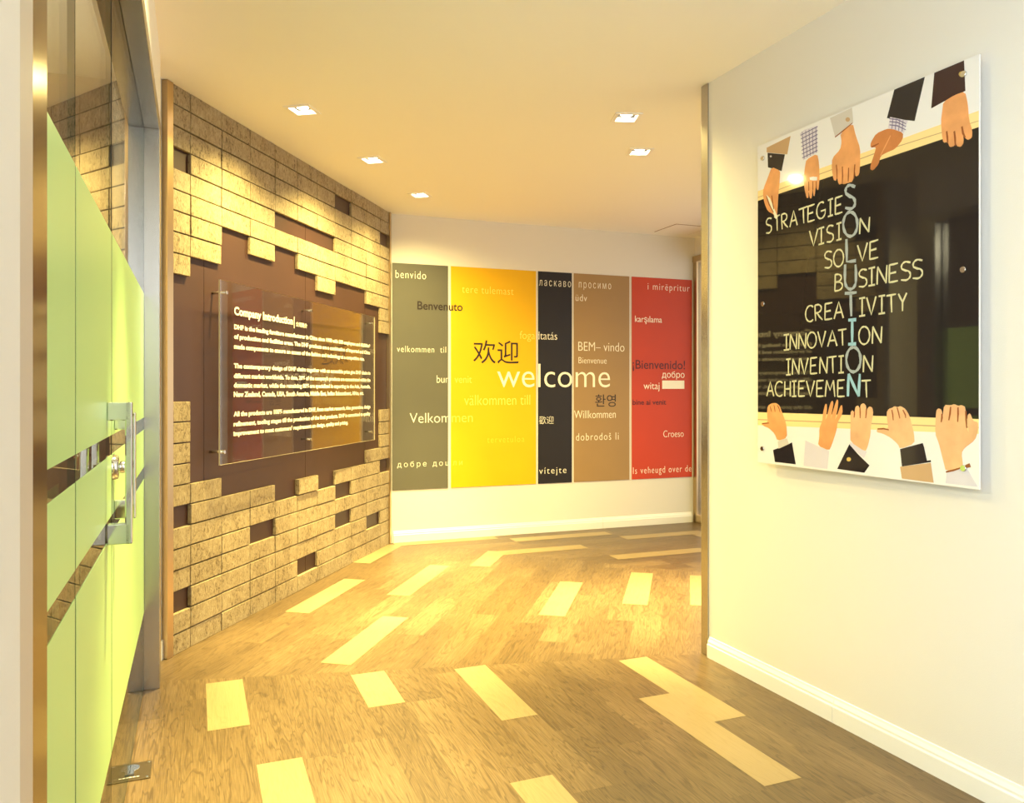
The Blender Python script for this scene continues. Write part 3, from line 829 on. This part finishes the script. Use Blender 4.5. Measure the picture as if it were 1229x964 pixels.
mark(K, [(602, 590), (604, 690)], 0.004, SLN, 5); mark(K, [(646, 590), (648, 680)], 0.004, SLN, 5); mark(K, [(682, 590), (684, 660)], 0.004, SLN, 5)
K = (990, 120, 8.757)
shape(K, [(80, 185), (312, 80), (325, 238), (135, 390)], GRY, 2); disc(K, (268, 205), 24, TAN, 3)
shape(K, [(190, 350), (320, 240), (350, 370), (400, 510), (400, 680), (390, 790), (352, 812), (345, 740), (322, 862), (280, 872), (230, 887), (210, 880), (175, 892), (155, 800), (146, 852), (120, 840), (100, 720), (105, 610), (190, 520), (205, 440)], SKN, 4, 1)
mark(K, [(135, 390), (225, 320), (320, 242)], 0.004, SLN, 5)
for l in ([(150, 680), (156, 740), (158, 830)], [(214, 700), (217, 800), (214, 880)], [(280, 715), (278, 800), (276, 862)], [(346, 680), (342, 740), (336, 830)]): mark(K, l, 0.0045, SLN, 5)
K = (1040, 80, 7.413)
shape(K, [(270, 210), (540, 90), (450, 495), (205, 465)], BLK, 2)
shape(K, [(235, 455), (390, 490), (355, 602), (215, 550)], PAL, 3)
for y in (480, 505, 535): mark(K, [(228, y - 10), (300, y), (375, y + 38)], 0.0032, LNE, 3)
for x in (260, 290, 320, 350): mark(K, [(x, 462 + (x - 260) * .25), (x - 10, 560 + (x - 260) * .3)], 0.0028, LNE, 3)
shape(K, [(205, 560), (250, 560), (350, 596), (345, 660), (280, 740), (205, 770), (150, 800), (132, 875), (85, 928), (60, 922), (62, 880), (95, 780), (112, 722), (60, 725), (62, 680), (110, 600)], SKD, 4, 1)
mark(K, [(70, 720), (105, 705), (135, 690)], 0.005, SLN, 5); mark(K, [(150, 800), (200, 700), (240, 620)], 0.004, SKN, 5)
K = (1110, 60, 7.413)
shape(K, [(105, 205), (365, 95), (378, 385), (180, 480), (78, 535)], BRN, 2); disc(K, (345, 237), 25, GLD, 3)
shape(K, [(105, 205), (150, 188), (120, 500), (78, 535)], BRN, 3)
shape(K, [(185, 480), (285, 420), (375, 390), (400, 500), (410, 640), (440, 740), (437, 800), (402, 822), (375, 800), (356, 730), (366, 842), (340, 882), (302, 872), (292, 810), (285, 872), (242, 882), (225, 835), (187, 842), (175, 780), (165, 650), (176, 560)], SKN, 4, 1)
for l in ([(216, 740), (222, 790), (226, 845)], [(283, 740), (290, 800), (293, 870)], [(350, 700), (360, 760), (380, 800)]): mark(K, l, 0.0055, SLN, 5)
K = (905, 475, 9.454)
shape(K, [(248, 630), (312, 605), (430, 560), (465, 540), (510, 790), (270, 765)], BLK, 2)
shape(K, [(302, 530), (410, 495), (430, 560), (312, 615)], GRY, 3)
shape(K, [(300, 525), (410, 490), (400, 330), (355, 210), (322, 122), (280, 92), (225, 98), (185, 130), (178, 220), (188, 318), (110, 330), (150, 362), (200, 380), (265, 440)], SKN, 4, 1)
for l in ([(214, 130), (222, 160), (232, 195)], [(258, 115), (266, 150), (272, 195)], [(298, 118), (316, 150), (330, 200)], [(120, 330), (160, 325), (205, 322)]): mark(K, l, 0.004, SLN, 5)
shape(K, [(620, 515), (765, 580), (890, 635), (870, 838), (600, 805)], PAL, 2)
shape(K, [(765, 575), (890, 630), (920, 570), (975, 400), (985, 312), (1045, 205), (1040, 112), (1022, 118), (985, 225), (955, 290), (988, 160), (995, 60), (980, 46), (957, 110), (915, 250), (902, 290), (925, 180), (940, 90), (928, 58), (905, 90), (868, 240), (846, 290), (866, 180), (864, 100), (846, 100), (822, 200), (815, 290), (780, 380), (780, 480)], SKN, 4, 1)
K = (1000, 475, 8.76)
shape(K, [(208, 515), (300, 620), (420, 735), (365, 812), (80, 775), (150, 630)], BLK, 3)
shape(K, [(215, 490), (390, 592), (360, 660), (210, 530)], PAL, 2)
shape(K, [(220, 490), (375, 592), (400, 540), (430, 410), (432, 320), (458, 190), (450, 130), (420, 114), (396, 140), (386, 205), (384, 110), (355, 80), (326, 100), (320, 150), (300, 106), (272, 120), (262, 190), (240, 155), (220, 180), (222, 300), (218, 400)], SKL, 4, 1)
for l in ([(262, 170), (262, 200), (258, 235)], [(320, 130), (322, 180), (322, 240)], [(388, 140), (386, 190), (380, 240)]): mark(K, l, 0.0045, SLN, 5)
disc(K, (203, 673), 22, GLD, 4)
shape(K, [(740, 745), (1060, 700), (1090, 908), (760, 868)], TAN, 2)
shape(K, [(740, 560), (975, 495), (990, 540), (1020, 680), (1060, 672), (1062, 692), (760, 742)], BLK, 3)
shape(K, [(740, 560), (890, 500), (885, 400), (860, 290), (832, 200), (795, 140), (745, 110), (712, 122), (682, 112), (655, 130), (622, 140), (598, 180), (610, 290), (618, 348), (500, 350), (495, 385), (560, 400), (640, 440), (720, 510)], SKL, 4, 1)
for l in ([(654, 150), (664, 200), (670, 260)], [(710, 125), (725, 180), (738, 240)], [(770, 150), (795, 200), (800, 235)], [(505, 352), (570, 348), (624, 360)]): mark(K, l, 0.0045, SLN, 5)
K = (1110, 475, 8.388)
shape(K, [(250, 770), (440, 705), (560, 905), (240, 872)], PAL, 2)
shape(K, [(245, 760), (215, 640), (172, 470), (136, 380), (145, 150), (168, 125), (200, 140), (208, 215), (226, 90), (290, 95), (325, 82), (362, 100), (400, 92), (436, 112), (446, 300), (470, 382), (452, 200), (480, 168), (512, 250), (560, 260), (560, 350), (530, 440), (425, 520), (396, 570), (415, 710)], SKL, 4, 1)
for l in ([(204, 180), (204, 220), (196, 265)], [(290, 110), (284, 180), (272, 245)], [(363, 115), (364, 180), (360, 260)], [(440, 150), (444, 240), (450, 320)], [(245, 760), (320, 742), (415, 710)]): mark(K, l, 0.005, SLN, 5)
mark(K, [(440, 705), (485, 688)], 0.01, SLN, 5)
obj('printed_picture', pb_, PM, parent=post, recalc=True)

# chalk letters: strokes on a unit cell, v up
def arc(cx, cy, rx, ry, a0, a1, n=10):
    return [(cx + rx * math.cos(math.radians(a0 + (a1 - a0) * i / n)), cy + ry * math.sin(math.radians(a0 + (a1 - a0) * i / n))) for i in range(n + 1)]
GL = {'S': [[(0.95, 0.92)] + arc(.5, .76, .42, .24, 60, 210, 8) + [(0.5, 0.52)] + arc(.5, .26, .45, .26, 60, -90, 8) + [(0.05, 0.05)]],
      'T': [[(0, .96), (.5, .97), (1, 1)], [(.5, .97), (.52, .5), (.56, 0)]],
      'R': [[(.05, .98), (.08, .5), (.15, 0)], [(.05, .98)] + arc(.35, .75, .5, .25, 80, -90, 8) + [(.12, .48)], [(.3, .5), (.6, .25), (1, .03)]],
      'A': [[(0, 0), (.25, .5), (.5, 1), (.75, .5), (1, 0)], [(.18, .35), (.82, .37)]],
      'E': [[(.08, 1), (.06, .5), (.04, 0)], [(.08, .98), (.5, .98), (1, 1)], [(.06, .5), (.8, .53)], [(.04, .02), (.5, .02), (1, .04)]],
      'G': [arc(.55, .5, .5, .5, 55, 330, 14), [(.5, .45), (1, .47), (.97, .2)]],
      'I': [[(.5, 1), (.5, .5), (.5, 0)], [(.0, .98), (1, 1)], [(.0, 0), (1, .02)]],
      'V': [[(0, 1), (.25, .5), (.5, 0), (.75, .5), (1, 1)]],
      'O': [arc(.5, .5, .48, .5, 90, 450, 20)],
      'N': [[(.05, 0), (.07, .5), (.1, 1)], [(.1, 1), (.5, .5), (.92, 0)], [(.92, 0), (.95, .5), (1, 1)]],
      'L': [[(.05, 1), (.08, .5), (.1, .02), (.5, .03), (1, .06)]],
      'B': [[(.1, 1), (.1, .5), (.05, 0)], [(.1, .98)] + arc(.35, .76, .5, .22, 90, -80, 8) + [(.12, .52)], [(.12, .52)] + arc(.4, .26, .58, .26, 80, -90, 8) + [(.05, .0)]],
      'U': [[(.05, 1), (.03, .6)] + arc(.5, .35, .46, .35, 180, 360, 10) + [(.97, .65), (.92, 1)]],
      'C': [arc(.6, .5, .55, .5, 50, 310, 14)],
      'H': [[(.1, 1), (.08, 0)], [(.95, 1), (.95, 0)], [(.08, .48), (.95, .5)]],
      'Y': [[(0, 1), (.25, .75), (.5, .5)], [(1, 1), (.5, .5), (.5, 0)]],
      'M': [[(0, 0), (.08, .5), (.15, 1)], [(.15, 1), (.5, .4), (.85, 1)], [(.85, 1), (.92, .5), (1, 0)]]}
M_ch = mat('cream_chalk', (206, 202, 164), rough=0.3); M_cg = mat('grey_chalk', (158, 168, 172), rough=0.3); M_cb = mat('pale_blue_chalk', (150, 192, 208), rough=0.3)
YC = YF - 0.0008
def letter(bm_, ch, f, x0, x1, yt0, yt1, yb0, yb1, wid, mi):
    for st in GL[ch]:
        pts_ = []
        for u, v in st:
            x = x0 + u * (x1 - x0); t = yt0 + u * (yt1 - yt0); b_ = yb0 + u * (yb1 - yb0)
            pts_.append(HP(*f(x, b_ + v * (t - b_))))
        line(bm_, pts_, wid, mi, YC)
c1 = lambda x, y: (910 + x / 7.414, 210 + y / 7.414)
c2 = lambda x, y: (980 + x / 8.036, 270 + y / 8.036)
c3 = lambda x, y: (915 + x / 7.681, 380 + y / 7.681)
def word(f, chars, xs, top, base, name):
    bm_ = bmesh.new()
    for ch, (a, b) in zip(chars, xs):
        lt = lambda l, x: l[1] + (l[3] - l[1]) * (x - l[0]) / (l[2] - l[0])
        letter(bm_, ch, f, a, b, lt(top, a), lt(top, b), lt(base, a), lt(base, b), 0.0060, 0)
    o = obj('chalk_word', bm_, M_ch, parent=post, recalc=False); o['label'] = 'cream chalk letters ' + name
word(c1, 'STRATEGIE', [(85, 140), (160, 212), (225, 285), (303, 370), (382, 465), (462, 525), (540, 622), (645, 690), (708, 775)], (85, 388, 775, 185), (85, 520, 775, 338), 'STRATEGIE')
word(c1, 'VISI', [(480, 555), (562, 612), (632, 698), (722, 768)], (480, 498, 765, 425), (480, 640, 765, 575), 'VISI')
word(c1, 'N', [(925, 1018)], (925, 390, 1018, 378), (925, 532, 1018, 512), 'N')
word(c2, 'SO', [(102, 180), (192, 292)], (102, 262, 292, 232), (102, 422, 292, 400), 'SO')
word(c2, 'VE', [(425, 520), (540, 625)], (425, 200, 625, 148), (425, 362, 625, 325), 'VE')
word(c2, 'B', [(202, 282)], (202, 480, 282, 470), (202, 642, 282, 632), 'B')
word(c2, 'SINESS', [(435, 520), (532, 595), (610, 710), (727, 815), (840, 940), (952, 1055)], (435, 440, 1055, 335), (435, 608, 1055, 516), 'SINESS')
word(c2, 'CREA', [(-82, 0), (10, 88), (108, 182), (200, 290)], (-82, 788, 290, 738), (-82, 942, 290, 902), 'CREA')
word(c2, 'IVITY', [(442, 500), (515, 605), (630, 692), (705, 797), (820, 900)], (442, 712, 900, 662), (442, 886, 900, 832), 'IVITY')
word(c3, 'INNOVAT', [(222, 272), (278, 345), (358, 430), (440, 528), (540, 612), (632, 718), (728, 805)], (222, 172, 805, 118), (222, 315, 805, 268), 'INNOVAT')
word(c3, 'ON', [(918, 1022), (1040, 1132)], (918, 97, 1132, 95), (918, 264, 1132, 248), 'ON')
word(c3, 'INVENTI', [(245, 288), (300, 370), (380, 450), (470, 535), (555, 630), (640, 715), (732, 782)], (245, 398, 782, 366), (245, 545, 782, 522), 'INVENTI')
word(c3, 'N', [(958, 1050)], (958, 362, 1050, 362), (958, 518, 1050, 512), 'N')
word(c3, 'ACHIEVEME', [(65, 130), (140, 215), (228, 288), (300, 342), (360, 420), (435, 510), (528, 595), (610, 700), (722, 790)], (65, 608, 790, 588), (65, 742, 790, 745), 'ACHIEVEME')
word(c3, 'T', [(945, 1032)], (945, 590, 1032, 590), (945, 750, 1032, 750), 'T')
bm = bmesh.new()
for ch, f, x0, x1, y0, y1, mi in (('S', c1, 795, 893, 92, 305, 0), ('O', c1, 780, 912, 332, 550, 0), ('L', c2, 312, 410, 140, 362, 0), ('U', c2, 300, 415, 385, 625, 0), ('T', c2, 303, 418, 655, 885, 0),
                                  ('I', c3, 822, 895, 33, 260, 1), ('O', c3, 802, 940, 286, 515, 0), ('N', c3, 815, 930, 532, 740, 1)):
    letter(bm, ch, f, x0, x1, y0, y0, y1, y1, 0.0105, mi)
o = obj('chalk_word', bm, [M_cg, M_cb], parent=post, recalc=False); o['label'] = 'grey and blue chalk letters SOLUTION running down the board'
for px, py in ((917.5, 188.5), (918.5, 365), (918.5, 540), (1159, 92), (1159, 325), (1160, 561)):
    x, z = HP(px, py)
    bm = bmesh.new(); tube(bm, (x, 0.03, z), (x, 0, z), 0.008, 0.008, 14); tube(bm, (x, YF - 0.0003, z), (x, YF - 0.005, z), 0.0105, 0.009, 18)
    obj('standoff', bm, M_chrome, parent=post)
